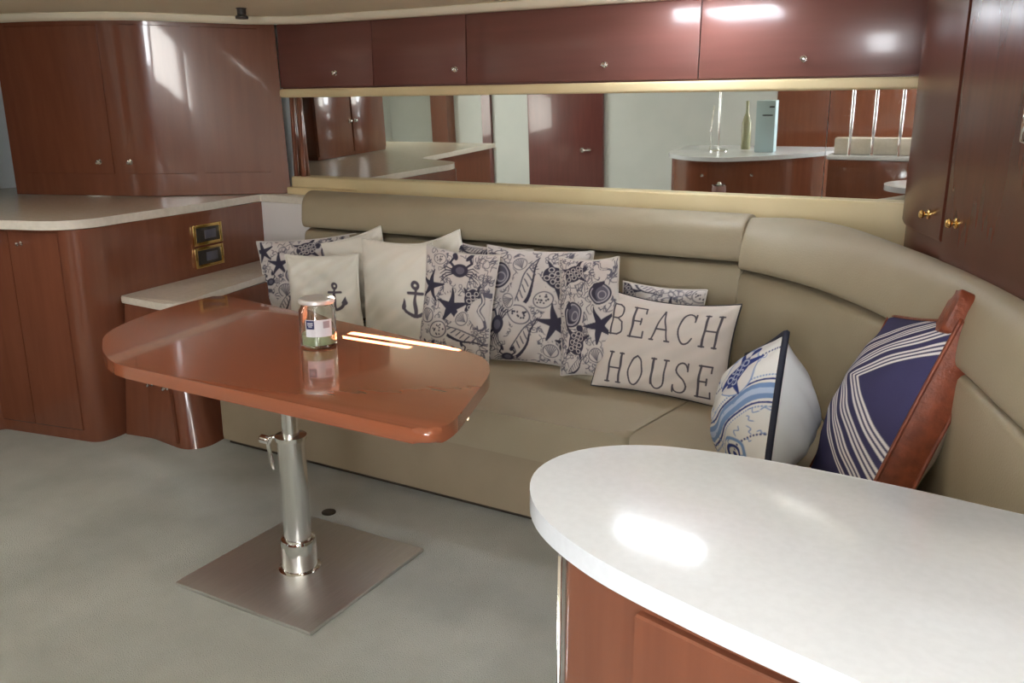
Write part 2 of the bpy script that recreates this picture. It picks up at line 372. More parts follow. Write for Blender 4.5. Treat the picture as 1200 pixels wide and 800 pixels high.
for i in range(len(lo)): j = (i+1) % len(lo); bm.faces.new((lo[i], lo[j], hi[j], hi[i]))
fin('body', bm, WOOD, lc)
dd = ruled('door', [(-3.60, 2.668, .03), (-3.38, 2.648, .03)], [(-3.645, 2.75, .62), (-3.53, 2.745, .62)], 0, 1, 0, 1, .006, .01, WOOD, lc, 4)
knob((-3.575, 2.685, .30), (0, -1, 0), dd, CHROME, .010); knob((-3.455, 2.68, .30), (0, -1, 0), lc, CHROME, .010)

# upper left cabinet: flared, rounded corner
def plan_round(pts, r): 
    out = [pts[0]]
    for i in range(1, len(pts)-1):
        p = Vector(pts[i]); a_ = Vector(pts[i-1]); b_ = Vector(pts[i+1]); s = p+(a_-p).normalized()*r; e = p+(b_-p).normalized()*r
        for j in range(9): t = j/8; out.append(tuple(s*(1-t)**2+p*2*t*(1-t)+e*t*t))
    out.append(pts[-1]); return out
Pb = plan_round([(-5.40, 3.24, 1.122), (-4.54, 3.54, 1.122), (-3.93, 4.13, 1.122)], .12)
Qb = plan_round([(-5.33, 3.19, 2.165), (-4.47, 3.47, 2.165), (-3.98, 4.13, 2.165)], .12)
# same parameter for the corner on both lines
def reparam(line, corner_idx=9//2+1):
    P_ = np.array(line); a_ = resample(P_[:2], 10); b_ = resample(P_[1:10], 16); c_ = resample(P_[9:], 14)
    return np.vstack([a_[:-1], b_, c_[1:]])
Pr, Qr = reparam(Pb), reparam(Qb); NN = len(Pr)
ucab = thing('upper_cabinet', 'tall glossy cherry cabinet standing on the left counter', 'cabinet')
def ruledi(name, i0, i1, v0, v1, off, depth, m_, parent):
    bm = bmesh.new(); ii = range(i0, i1+1); n = i1-i0+1
    def pt(i, v): return Pr[i]*(1-v)+Qr[i]*v
    def nr(i):
        t = pt(min(i+1, NN-1), .5)-pt(max(i-1, 0), .5); k = np.cross(t, Qr[i]-Pr[i]); return k/np.linalg.norm(k)
    R = []
    for v, o in ((v0, -depth), (v0, off-.003), (v0+.003, off), (v1-.003, off), (v1, off-.003), (v1, -depth)):
        R.append([bm.verts.new(pt(i, v)+nr(i)*o) for i in ii])
    for A_, B_ in zip(R, R[1:]+R[:1]):
        for k in range(n-1): bm.faces.new((A_[k], A_[k+1], B_[k+1], B_[k]))
    bm.faces.new([r[0] for r in R]); bm.faces.new([r[-1] for r in R][::-1])
    return fin(name, bm, m_, parent, .5)
ruledi('body', 0, NN-1, 0, 1, 0, .10, WOOD, ucab)
dl = ruledi('door', 1, 8, .13, .95, .010, 0, WOOD, ucab)
dm = ruledi('door', 9, 27, .13, .95, .010, 0, WOOD, ucab)
dr = ruledi('door', 28, NN-3, .13, .95, .010, 0, WOOD, ucab)
def on_cab(i, v, o=.012):
    p = Pr[i]*(1-v)+Qr[i]*v; t = Pr[min(i+1, NN-1)]-Pr[max(i-1, 0)]; k = np.cross(t, Qr[i]-Pr[i]); k /= np.linalg.norm(k)
    return tuple(p+k*o), tuple(k)
for i, par in ((7, dl), (11, dm)):
    p, k = on_cab(i, .2); knob(p, k, par, CHROME, .014)
# cabinet returning out of sight to the left, and pale bulkhead beside it
bh = box('wall_left_1', (-5.98, 3.0, 1.64), (.06, 2.2, 1.04), WALLW); bh.name = 'wall_side'; struct(bh)
tc = thing('locker', 'tall cherry locker on the left counter seen in the mirror', 'cabinet', (-5.42, 2.22, 1.122))
box('body', (-.1, 0, .52), (.84, .96, 1.04), WOOD, tc, .01)
for y in (-.24, .24):
    d_ = box('door', (.325, y, .52), (.014, .46, .98), WOOD, tc, .004); knob((.333, y*.15, .3), (1, 0, 0), d_)

# ================================================================ settee
st = thing('corner_settee', 'long taupe leather settee curving round the corner under the mirror', 'sofa')
SB = rounded([(-3.25, 2.815), (-1.25, 2.80), (-1.00, 2.58), (-.66, 1.85), (.2, 1.85), (.0, 2.5), (-.3, 3.15), (-.62, 3.60), (-.93, 3.90), (-3.50, 3.90)], [.02, .25, .3, .05, 0, .3, .3, .3, .1, 0], 8)
def inset(poly, d):
    out = []; k = len(poly)
    for i in range(k):
        p = Vector(poly[i]); a_ = Vector(poly[i-1]); b_ = Vector(poly[(i+1) % k]); t = (b_-a_)
        if t.length < 1e-6: out.append(tuple(p)); continue
        n_ = Vector((-t.y, t.x)).normalized(); out.append(tuple(p+n_*d))
    return out
prism('plinth', inset(SB, .03), 0.0, .04, TOEK, st)
prism('seat_base', SB, .028, .285, BASEV, st, .012, 3)
def cushion_poly(name, poly, z0, z1, bev, m_):
    return prism(name, poly, z0, z1, m_, st, bev, 6, True, 1.2)
seatA = rounded([(-3.25, 2.79), (-1.26, 2.775), (-1.08, 2.81), (-.94, 3.76), (-3.46, 3.76)], [.05, .1, .05, .05, .05], 6)
seatB = rounded([(-1.07, 2.80), (-.985, 2.60), (-.65, 1.87), (.10, 1.87), (-.02, 2.5), (-.3, 3.08), (-.6, 3.50), (-.93, 3.79)], [.05, .1, .05, .05, .2, .3, .3, .05], 6)
bm = prism_bm(seatA, .288, .455, .075, 6, False); fin('seat_cushion', bm, LEATH, st, 1.2)
bm = prism_bm(seatB, .288, .455, .045, 6, False); fin('seat_cushion', bm, LEATH, st, 1.2)
inA = np.array([(x, 3.79) for x in np.linspace(-3.50, -.965, 30)]); outA = np.array([(x, 4.03) for x in np.linspace(-3.60, -.965, 30)])
lowp = roundprof([(.10, .44), (-.10, .47), (-.12, .72), (-.02, .92), (.08, .957), (.95, .957), (.95, .44)], 2)
headp = roundprof([(.04, .965), (-.16, .985), (-.12, 1.06), (-.06, 1.13), (.35, 1.175), (.85, 1.165), (1.0, 1.12), (1.0, .965)], 2)
sweep('back_cushion', inA, outA, lowp, LEATH, st, .02); sweep('headrest', inA, outA, headp, LEATH, st, .02)
iB = smoothline([(-.925, 3.74), (-.72, 3.60), (-.50, 3.38), (-.24, 3.0), (-.06, 2.6), (.07, 2.2), (.18, 1.85)], 40)
oB = smoothline([(-.925, 3.97), (-.72, 4.06), (-.50, 3.84), (-.27, 3.38), (-.06, 2.93), (.10, 2.5), (.30, 1.87)], 40)
headB = roundprof([(.03, .938), (-.08, .96), (.02, 1.04), (.25, 1.12), (.62, 1.16), (.92, 1.155), (1.0, 1.10), (1.0, .938)], 2)
lowB = roundprof([(.05, .44), (-.08, .47), (-.08, .70), (-.02, .88), (.06, .93), (.95, .93), (.95, .44)], 2)
sweep('back_cushion', iB, oB, lowB, LEATH, st, .02); sweep('headrest', iB, oB, headB, LEATH, st, .02)

# ================================================================ pillows
class Canvas:
    """flat textile print drawn on a grid that becomes the cloth's own vertices"""
    def __init__(s, N, w, h, base):
        s.N = N; s.x, s.y = np.meshgrid(np.linspace(-w/2, w/2, N), np.linspace(-h/2, h/2, N)); s.c = np.empty((N, N, 3)); s.c[:] = base; s.px = w/N
    def mask(s, sd, col, soft=None):
        k = np.clip(.5-sd/(soft or s.px*1.1), 0, 1)[..., None]; s.c = s.c*(1-k)+np.array(col)*k
    def disc(s, x, y, r, col, ry=None, a=0):
        s.mask(s.ell(x, y, r, ry or r, a), col)
    def ell(s, x, y, rx, ry, a=0):
        ca, sa = math.cos(a), math.sin(a); u = (s.x-x)*ca+(s.y-y)*sa; v = -(s.x-x)*sa+(s.y-y)*ca
        k = np.sqrt((u/rx)**2+(v/ry)**2); return (k-1)*min(rx, ry)
    def ring(s, x, y, rx, ry, wd, col, a=0): s.mask(np.abs(s.ell(x, y, rx, ry, a))-wd/2, col)
    def seg(s, p, q, w0, w1, col):
        px, py = p; qx, qy = q; dx, dy = qx-px, qy-py; t = np.clip(((s.x-px)*dx+(s.y-py)*dy)/(dx*dx+dy*dy+1e-12), 0, 1)
        s.mask(np.hypot(s.x-px-t*dx, s.y-py-t*dy)-(w0+(w1-w0)*t)/2, col)
    def line(s, pts, wd, col, w1=None):
        n = len(pts)-1
        for i in range(n):
            a_ = wd if w1 is None else wd+(w1-wd)*i/n; b_ = wd if w1 is None else wd+(w1-wd)*(i+1)/n
            s.seg(pts[i], pts[i+1], a_, b_, col)
    def curve(s, x, y, pts, wd, col, a=0, sc=1, w1=None, flip=1):
        ca, sa = math.cos(a), math.sin(a)
        q = smoothline([(p[0]*flip, p[1]) for p in pts], 14)
        s.line([(x+sc*(u*ca-v*sa), y+sc*(u*sa+v*ca)) for u, v in q], wd, col, w1)
INK = lin(62, 60, 76); INK2 = lin(98, 96, 110); PALE = lin(168, 164, 172); CLOTH = lin(202, 196, 194)
def starfish(c, x, y, r, a, col=INK):
    for k in range(5):
        t = a+k*2*PI/5; c.seg((x, y), (x+r*math.cos(t), y+r*math.sin(t)), r*.50, r*.10, col)
def turtle(c, x, y, r, a, col=INK):
    ca, sa = math.cos(a), math.sin(a)
    def g(u, v): return (x+r*(u*ca-v*sa), y+r*(u*sa+v*ca))
    for (u, v, u2, v2) in ((.6, .6, 1.2, 1.2), (.6, -.6, 1.1, -1.2), (-.6, .5, -1.2, .8), (-.6, -.5, -1.1, -.8)): c.seg(g(u, v), g(u2, v2), r*.42, r*.12, col)
    c.disc(*g(1.25, 0), r*.3, col); c.disc(x, y, r, col, r*.78, a)
    for u in (-.55, 0, .55):
        for v in (-.38, 0, .38): 
            q = g(u+(.26 if v == 0 else 0), v); c.ring(q[0], q[1], r*.2, r*.17, r*.06, CLOTH if col == INK else lin(190, 200, 225))
def crab(c, x, y, r, a, col=INK):
    ca, sa = math.cos(a), math.sin(a)
    def g(u, v): return (x+r*(u*ca-v*sa), y+r*(u*sa+v*ca))
    for sgn in (-1, 1):
        for k in range(4): c.line([g(.6*sgn, -.1*k), g(1.3*sgn, .25-.28*k), g(1.9*sgn, -.1-.35*k)], r*.14, col, r*.06)
        c.line([g(.6*sgn, .3), g(1.1*sgn, .7), g(.9*sgn, 1.1)], r*.22, col); q = g(.75*sgn, 1.3); c.disc(q[0], q[1], r*.42, col, r*.24, a+1.0*sgn)
    c.disc(x, y, r*.85, col, r*.62, a); c.disc(x, y, r*.45, INK2, r*.35, a)
def nautilus(c, x, y, r, a):
    c.disc(x, y, r, INK, r*.85, a); c.disc(x+r*.25*math.cos(a), y+r*.25*math.sin(a)-.1*r, r*.62, INK2); c.ring(x, y, r*.8, r*.66, r*.10, PALE, a)
    c.ring(x+r*.2, y-.1*r, r*.34, r*.3, r*.08, PALE, a)
    c.seg((x-.4*r, y+.6*r), (x+.9*r*math.cos(a+1), y+.9*r*math.sin(a+1)), r*.5, r*.3, INK)
def scallop(c, x, y, r, a):
    c.ring(x, y, r, r*.85, r*.12, INK2, a)
    for k in range(-3, 4):
        t = a+PI/2+k*.36; c.seg((x-r*.7*math.cos(a+PI/2), y-r*.7*math.sin(a+PI/2)), (x+r*.75*math.cos(t), y+r*.75*math.sin(t)), r*.05, r*.13, INK2)
def spotty(c, x, y, r, a, rng):
    c.ring(x, y, r, r*.75, r*.10, INK2, a)
    for _ in range(14): t = rng.random()*6.28; q = rng.random()**.5*.75; c.disc(x+r*q*math.cos(t), y+r*.75*q*math.sin(t), r*.09, INK)
def conch(c, x, y, r, a, fl=1):
    c.curve(x, y, [(-1.4, -.5), (-.5, -.45), (.2, -.1), (.8, .5), (1.4, .9)], r*.22, INK, a, r, r*.05, fl)
    c.curve(x, y, [(-1.2, -.3), (-.3, .3), (.5, .75), (1.4, .9)], r*.07, INK2, a, r, None, fl)
    for k in range(6): c.curve(x, y, [(-.8+k*.3, -.35+k*.13), (-.7+k*.28, .0+k*.15)], r*.06, INK2, a, r, None, fl)
def seahorse(c, x, y, r, a, fl=1):
    c.curve(x, y, [(.5, 1.1), (.0, 1.2), (.1, .7), (-.2, .2), (.1, -.4), (.2, -.9), (-.2, -1.1), (-.3, -.8)], r*.34, INK2, a, r, r*.10, fl)
    c.curve(x, y, [(.0, 1.2), (.1, .7), (-.2, .2), (.1, -.4)], r*.10, CLOTH, a, r, None, fl)
def weed(c, rng, n):
    W = c.x.max(); H = c.y.max()
    for _ in range(n):
        x, y = rng.uniform(-W, W), rng.uniform(-H, H); a_ = rng.uniform(0, 6.28); r = rng.uniform(.012, .034)
        k = rng.integers(0, 3)
        if k == 0: c.curve(x, y, [(-1, 0), (-.3, .7), (.4, .1), (1, .6)], .0034, INK2, a_, r)
        elif k == 1: c.ring(x, y, r*.7, r*.5, .0032, INK2, a_)
        else:
            for j in (-1, 0, 1): c.curve(x, y, [(0, 0), (.5*j, .6), (.7*j, 1.3)], .0032, INK2, a_, r)
def sea_print(seed, motifs=None):
    def f(c):
        rng = np.random.default_rng(seed); weed(c, rng, 280)
        W = c.x.max(); H = c.y.max()
        ms = motifs
        if ms is None:
            ms = []; kinds = ['star', 'turtle', 'crab', 'naut', 'spot', 'conch', 'horse', 'scal']
            pts = []
            for _ in range(400):
                x, y = rng.uniform(-.95, .95), rng.uniform(-.95, .95)
                if all(math.hypot((x-p)*W, (y-q)*H) > .095 for p, q in pts): pts.append((x, y))
            for i, (x, y) in enumerate(pts): ms.append((kinds[(i*3+seed) % 8], x, y, rng.uniform(.034, .046), rng.uniform(-1, 1)))
        for k, x, y, r, a_ in ms:
            x *= W; y *= H; r *= 1.25
            c.disc(x, y, r*1.05, CLOTH)
            {'star': lambda: starfish(c, x, y, r*1.35, a_), 'turtle': lambda: turtle(c, x, y, r, a_), 'crab': lambda: crab(c, x, y, r*.85, a_), 'naut': lambda: nautilus(c, x, y, r, a_),
             'spot': lambda: spotty(c, x, y, r*.95, a_, rng), 'conch': lambda: conch(c, x, y, r*1.2, a_), 'horse': lambda: seahorse(c, x, y, r*1.1, a_), 'scal': lambda: scallop(c, x, y, r*.9, a_)}[k]()
    return f
def anchor_print(u, v, s):
    def f(c):
        x0 = u*c.x.max(); y0 = v*c.y.max(); K = lin(92, 86, 96)
        c.ring(x0, y0+.92*s, (.19)*s, .19*s, .20*s, K); c.seg((x0, y0+.75*s), (x0, y0-.72*s), .20*s, .24*s, K)
        c.seg((x0-.52*s, y0+.46*s), (x0+.52*s, y0+.46*s), .18*s, .18*s, K)
        c.curve(x0, y0, [(-.82, -.1), (-.62, -.58), (0, -.86), (.62, -.58), (.82, -.1)], .21*s, K, 0, s)
        for g in (-1, 1): c.seg((x0+g*.80*s, y0-.30*s), (x0+g*.84*s, y0+.10*s), .44*s, .05*s, K)
    return f
GL = {  # serif capitals as strokes on a 0..1 box
 'B': [[(.15, 0), (.15, 1)], [(.05, 1), (.5, 1), (.72, .9), (.72, .65), (.5, .53), (.15, .53)], [(.5, .53), (.8, .42), (.8, .12), (.55, 0), (.05, 0)]],
 'E': [[(.15, 0), (.15, 1)], [(.05, 1), (.75, 1), (.75, .82)], [(.15, .52), (.55, .52)], [(.55, .62), (.55, .42)], [(.05, 0), (.8, 0), (.8, .2)]],
 'A': [[(.05, 0), (.45, 1), (.85, 0)], [(.2, .36), (.72, .36)], [(-.03, 0), (.15, 0)], [(.73, 0), (.95, 0)]],
 'C': [[(.8, .8), (.7, .95), (.45, 1), (.2, .85), (.08, .5), (.2, .15), (.45, 0), (.7, .05), (.82, .2)], [(.8, 1), (.8, .75)]],
 'H': [[(.15, 0), (.15, 1)], [(.8, 0), (.8, 1)], [(.15, .5), (.8, .5)], [(.03, 0), (.27, 0)], [(.03, 1), (.27, 1)], [(.68, 0), (.92, 0)], [(.68, 1), (.92, 1)]],
 'O': [[(.45, 1), (.2, .85), (.08, .5), (.2, .15), (.45, 0), (.7, .15), (.82, .5), (.7, .85), (.45, 1)]],
 'U': [[(.15, 1), (.15, .25), (.3, .03), (.5, 0), (.68, .08), (.78, .25), (.78, 1)], [(.03, 1), (.27, 1)], [(.68, 1), (.9, 1)]],
 'S': [[(.72, .8), (.62, .95), (.42, 1), (.2, .92), (.14, .73), (.3, .58), (.6, .45), (.76, .27), (.66, .06), (.42, 0), (.2, .05), (.1, .22)], [(.72, 1), (.72, .76)], [(.1, 0), (.1, .25)]]}
def beach(c):
    K = lin(84, 80, 88); W = c.x.max(); H = c.y.max()
    for word, x0, y0, cw, ch in (('BEACH', -.83, .12, .345, .62), ('HOUSE', -.78, -.86, .335, .62)):
        for i, g in enumerate(word):
            for st_ in GL[g]:
                if g in 'OCSU' and len(st_) > 4: st_ = [tuple(q) for q in smoothline(st_, 26)]
                if g == 'B' and len(st_) > 4: st_ = [st_[0], st_[1]]+[tuple(q) for q in smoothline(st_[1:-1], 14)]+[st_[-1]]
                c.line([((x0+(i+px*.82)*cw)*W+.012*py, (y0+py*ch)*H) for px, py in st_], .0072, K)
        for i, g in enumerate(word):      # heavier main stems
            if g in 'BEHU': c.line([((x0+(i+.15*.82)*cw)*W+.0012, y0*H+(ch*H*.15 if g == 'U' else 0)), ((x0+(i+.15*.82)*cw)*W+.0122, (y0+ch)*H)], .0105, K)
            if g == 'H': c.line([((x0+(i+.8*.82)*cw)*W+.0012, y0*H), ((x0+(i+.8*.82)*cw)*W+.0122, (y0+ch)*H)], .0105, K)
def plain(c): pass
def paisley(c):
    B1 = lin(120, 148, 196); B2 = lin(52, 66, 128); P_ = lin(214, 212, 214)
    # wavy ogee bands with a turtle and a scroll medallion between
    for off, wd, col in ((0, .050, B1), (0, .018, lin(178, 196, 224)), (.038, .006, B2), (-.038, .006, B2)):
        for ph in (-.30, -.02, .26):
            pts = [(-.3+.02*k, ph+off+.075*math.sin((-.3+.02*k)*11-1.2)) for k in range(31)]
            c.line(pts, wd, col)
    for k in range(60): 
        x = -.3+.01*k; c.disc(x, -.16+.075*math.sin(x*11-1.2), .0035, B2); c.disc(x, .12+.075*math.sin(x*11-1.2), .0035, B2)
    for k in range(70):
        x = -.27+.0078*k
        for o_ in (.052, -.052): c.disc(x, -.02+o_+.075*math.sin(x*11-1.2), .0028, B1)
    rng = np.random.default_rng(5)
    for _ in range(70):
        c.curve(rng.uniform(-.27, .27), rng.uniform(-.24, .24), [(-1, 0), (-.3, .7), (.4, .1), (1, .6)], .0026, B1, rng.uniform(0, 6), rng.uniform(.008, .02))
    c.disc(.10, .115, .085, P_)
    c.ring(.10, .115, .085, .085, .004, B1)
    turtle(c, .10, .115, .062, 1.4, B2)
    c.ring(.12, -.16, .06, .05, .010, B1, .4); c.ring(.12, -.16, .035, .028, .010, B2, .4); c.disc(.12, -.16, .012, B2)
    turtle(c, -.10, .12, .05, 2.0, B2); c.ring(-.14, -.14, .05, .04, .01, B2)
def stripes(c):
    W_ = lin(220, 216, 218)
    # nested right-angle stripe bands, as a bandana fold
    u = c.x; v = c.y
    d_ = (.27-u)*.62+np.abs(v-.05)*np.where(v > .05, 1.05, .95)
    for k, n_ in ((0, 3), (1, 3), (2, 3), (3, 2)):
        for j in range(n_): c.mask(np.abs(d_-(.15+.066*k+.0165*j))-.0046, W_)
def pillow(name, label, pose, back_m, T=.13, N=150, base=CLOTH, draw=plain, parts=None, piping=None, group=None, top_dip=0.0, wk=1.0, Tb=None, gusset=0.0, seed=0, cat='cushion', pull=.07, yoff=0):
    x, y, z, yaw, lean, roll, wd, ht = pose
    t = thing(name, label, cat, (x, y, z), 0, group)
    t.rotation_mode = 'QUATERNION'
    M3 = Matrix.Rotation(yaw, 3, 'Z') @ Matrix.Rotation(-lean, 3, 'X') @ Matrix.Rotation(roll, 3, 'Y')
    t.rotation_quaternion = M3.to_quaternion()
    rng = np.random.default_rng(seed+7)
    k1 = rng.uniform(-1, 1, 8)
    def surf(n, sgn):
        g = np.linspace(-1, 1, n); u, v = np.meshgrid(g, g)
        X = wd/2*u*(1-pull*(1-v*v)*np.abs(u)**2)
        Z = ht/2*v*(1-(pull+top_dip*(v > 0))*(1-u*u)*np.abs(v)**2)
        prof = np.clip((1-np.abs(u)**(3.2 if T < .15 else 2.2))*(1-np.abs(v)**(3.2 if T < .15 else 2.2)), 0, 1)**(.55 if T < .15 else .8)
        edge = np.clip(1-np.abs(u)**6, 0, 1)*np.clip(1-np.abs(v)**6, 0, 1)
        wr = .006*np.sin(9*u+5*v*k1[0]+k1[1]*3)*np.sin(7*v+k1[2]*4)+.004*np.sin(17*(u*k1[3]+v)+k1[4]*6)
        # radiating corner creases
        r = np.hypot(1-np.abs(u), 1-np.abs(v)); an = np.arctan2(1-np.abs(v)+1e-6, 1-np.abs(u)+1e-6)
        wr = wr+.006*np.sin(an*9+k1[5]*3)*np.exp(-r*2.2)*np.clip(r*3, 0, 1)
        Y = sgn*(gusset/2+(T if sgn < 0 or Tb is None else Tb)/2*prof+wr*edge*wk)
        return X, Y, Z
    vs_, fs, cols = [], [], []
    X, Y, Z = surf(N, -1)
    cv = Canvas(N, wd, ht, base); draw(cv)
    me = bpy.data.meshes.new('front_cloth'); 
    co = np.stack([X, Y, Z], -1).reshape(-1, 3)
    idx = np.arange(N*N).reshape(N, N)
    f = np.stack([idx[:-1, :-1], idx[:-1, 1:], idx[1:, 1:], idx[1:, :-1]], -1).reshape(-1, 4)
    me.from_pydata(co.tolist(), [], f.tolist())
    at_ = me.attributes.new('print', 'FLOAT_COLOR', 'POINT')
    at_.data.foreach_set('color', np.concatenate([cv.c.reshape(-1, 3), np.ones((N*N, 1))], 1).astype(np.float32).ravel())
    link('front_cloth', me, PRINT, t, 4)
    nb = 40; X2, Y2, Z2 = surf(nb, 1)
    bm = bmesh.new(); B = [[bm.verts.new((X2[i, j], Y2[i, j], Z2[i, j])) for j in range(nb)] for i in range(nb)]
    for i in range(nb-1):
        for j in range(nb-1): bm.faces.new((B[i][j], B[i+1][j], B[i+1][j+1], B[i][j+1]))
    me2 = bpy.data.meshes.new('back_cloth'); bm.to_mesh(me2); bm.free(); link('back_cloth', me2, back_m, t, 4)
    # edge seam / piping / gusset
    ii = [(0, j) for j in range(nb-1)]+[(i, nb-1) for i in range(nb-1)]+[(nb-1, j) for j in range(nb-1, 0, -1)]+[(i, 0) for i in range(nb-1, 0, -1)]
    if not gusset:
        tube('piping' if piping else 'seam', [(X2[i, j], 0, Z2[i, j]) for i, j in ii], .0045 if not piping else piping[1], piping[0] if piping else back_m, t, 6, True)
    else:
        bm = bmesh.new(); rr = []
        for off_, sc in ((-gusset/2, 1), (-gusset/4, 1.02), (0, 1.03), (gusset/4, 1.02), (gusset/2, 1)):
            rr.append([bm.verts.new((X2[i, j]*sc, off_, Z2[i, j]*sc)) for i, j in ii])
        for a_, b_ in zip(rr, rr[1:]):
            for k in range(len(a_)): bm.faces.new((a_[k], a_[(k+1) % len(a_)], b_[(k+1) % len(a_)], b_[k]))
        fin('gusset', bm, piping[0], t, 3.2)
        for o_ in (-gusset/2, gusset/2):
            tube('piping', [(X2[i, j]*1.005, o_, Z2[i, j]*1.005) for i, j in ii], .006, piping[0], t, 6, True)
    return t
PRINT = bpy.data.materials.new('printed cloth'); PRINT.use_nodes = True
nt = PRINT.node_tree; b_ = nt.nodes['Principled BSDF']; at_ = nt.nodes.new('ShaderNodeAttribute'); at_.attribute_name = 'print'
nt.links.new(at_.outputs['Color'], b_.inputs['Base Color']); b_.inputs['Roughness'].default_value = .9; b_.inputs['Specular IOR Level'].default_value = .15
nz = nt.nodes.new('ShaderNodeTexNoise'); nz.inputs['Scale'].default_value = 300; tcn = nt.nodes.new('ShaderNodeTexCoord'); bp = nt.nodes.new('ShaderNodeBump'); bp.inputs['Strength'].default_value = .15; bp.inputs['Distance'].default_value = .004
nt.links.new(tcn.outputs['Object'], nz.inputs[0]); nt.links.new(nz.outputs[0], bp.inputs['Height']); nt.links.new(bp.outputs[0], b_.inputs['Normal'])
WHITEC = mat('white cotton', lin(226, 224, 216), .9, spec=.1); WHITEB = mat('bright white cotton', lin(226, 232, 238), .85, spec=.1)
GREYC = mat('pale printed cotton back', lin(206, 202, 198), .9, spec=.1); DPIPE = mat('charcoal piping', lin(58, 56, 62), .8); NPIPE = mat('navy piping', lin(34, 38, 56), .7)
NAVYC = mat('navy cotton', lin(62, 60, 92), .9, spec=.1)
G1 = 'sea life print cushions along the settee'
WB = lin(226, 223, 214)
pillow('throw_pillow', 'sea life print pillow at the far left end of the settee', (-3.38, 3.66, .705, .46, .195, -.09, .58, .452), GREYC, .11, 150, draw=sea_print(3, [
    ('star', -.88, .72, .04, .5), ('star', -.55, .38, .042, .3), ('crab', -.78, -.05, .032, .2), ('naut', -.25, .05, .045, -.9), ('turtle', .02, .72, .045, .2), ('naut', .52, .62, .05, .5),
    ('scal', -.45, -.3, .04, 0), ('conch', -.5, -.7, .045, .4), ('horse', -.85, -.55, .04, .2), ('spot', .1, -.3, .04, 0), ('star', .5, -.1, .04, 1), ('horse', .8, .2, .04, .3)]), seed=1, cat='cushion')
pillow('throw_pillow', 'plain white pillow standing behind the two anchor pillows', (-3.04, 3.70, .730, .125, .12, -.30, .40, .48), WHITEC, .09, 60, base=WB, seed=2)
pillow('throw_pillow', 'smaller off white pillow with a grey anchor, behind the jar', (-3.097, 3.46, .677, .179, .06, -.067, .452, .415), WHITEC, .11, 150, base=WB, draw=anchor_print(.42, -.12, .072), seed=3)
pillow('throw_pillow', 'plain white pillow with one corner showing behind the crab pillow', (-2.51, 3.68, .745, .087, .12, -.30, .40, .48), WHITEC, .09, 60, base=WB, seed=4)
pillow('throw_pillow', 'larger off white pillow with a grey anchor at its right edge', (-2.613, 3.47, .726, -.141, .03, -.03, .498, .531), WHITEC, .12, 150, base=WB, draw=anchor_print(.70, -.10, .088), seed=5)
pillow('throw_pillow', 'sea life print pillow with a crab above two dark starfish', (-2.185, 3.37, .722, .0, .13, .05, .41, .534), GREYC, .10, 170, draw=sea_print(11, [
    ('crab', .10, .66, .052, .05), ('turtle', .55, .15, .045, -1.4), ('star', .0, -.02, .052, .35), ('star', -.66, .30, .046, .2), ('horse', .82, -.05, .055, .1), ('conch', .25, -.55, .06, -.7),
    ('spot', -.35, -.48, .045, .4), ('scal', -.7, -.25, .036, .2), ('crab', .35, -.88, .035, .6), ('spot', -.5, .82, .03, 0), ('scal', .3, -.2, .03, 1), ('crab', -.6, -.9, .03, 0)]), seed=6)
pillow('throw_pillow', 'sea life print pillow mostly hidden behind the widest printed pillow', (-2.21, 3.67, .715, -.033, .2, .018, .50, .513), GREYC, .08, 110, draw=sea_print(6), seed=7)
pillow('throw_pillow', 'widest sea life print pillow, facing front in the middle', (-1.822, 3.50, .725, .12, .10, .0, .53, .56), GREYC, .10, 180, draw=sea_print(21, [
    ('naut', -.72, .52, .055, .8), ('turtle', .38, .55, .05, -.5), ('conch', -.12, .34, .065, .7), ('spot', -.28, -.12, .048, -.3), ('spot', .18, .16, .042, .3), ('crab', -.72, -.33, .052, 1.3),
    ('conch', -.2, -.66, .065, .5), ('star', .42, -.22, .055, .5), ('naut', .78, .1, .05, -.3), ('turtle', .72, -.6, .045, .3), ('scal', .35, -.72, .035, 0), ('scal', -.3, .75, .03, .5), ('horse', .8, .8, .035, 1.2), ('crab', -.5, -.92, .035, 0), ('scal', -.5, .1, .03, 2)]), seed=8)
pillow('throw_pillow', 'narrow sea life print pillow tucked behind the lettered pillow', (-1.49, 3.36, .740, -.25, .10, -.12, .33, .537), GREYC, .09, 150, draw=sea_print(31, [
    ('naut', .55, .42, .045, .2), ('naut', -.35, .06, .048, 1.0), ('star', .55, -.1, .05, .7), ('turtle', -.25, -.42, .045, 1.3), ('turtle', -.35, .75, .04, .4), ('scal', .4, -.6, .035, .2), ('conch', -.3, -.85, .035, .2), ('horse', .6, .85, .035, 1)]), seed=9)
pillow('throw_pillow', 'sea life print pillow with only its corner showing above the lettered pillow', (-1.25, 3.60, .665, -.036, .209, .0, .40, .40), GREYC, .08, 110, draw=sea_print(8), seed=10)
pillow('throw_pillow', 'oblong off white pillow lettered BEACH HOUSE with dark piping', (-1.134, 3.33, .665, .006, .22, .021, .60, .43), WHITEC, .13, 330, base=lin(206, 198, 192), draw=beach, piping=(DPIPE, .004), seed=11, top_dip=.09)
pillow('throw_pillow', 'blue and white turtle print pillow with navy piping, seen side on', (-.615, 2.79, .625, -1.16, .16, -.42, .50, .48), WHITEB, .27, 200, base=lin(222, 222, 222), draw=paisley, piping=(NPIPE, .011), seed=12, Tb=.40, pull=.04)
sp = pillow('throw_pillow', 'navy and white striped pillow edged in brown leather', (-.19, 2.70, .735, -1.24, .42, -.22, .54, .58), LINEN, .20, 220, base=lin(62, 60, 94), draw=stripes, piping=(LEATHER, .006), seed=13, wk=.35, Tb=.17, gusset=.10, pull=.03)
bm = bmesh.new()
for k_, (zz, ww) in enumerate(((.235, .03), (.27, .045), (.33, .05), (.365, .035), (.375, .015))):
    pass
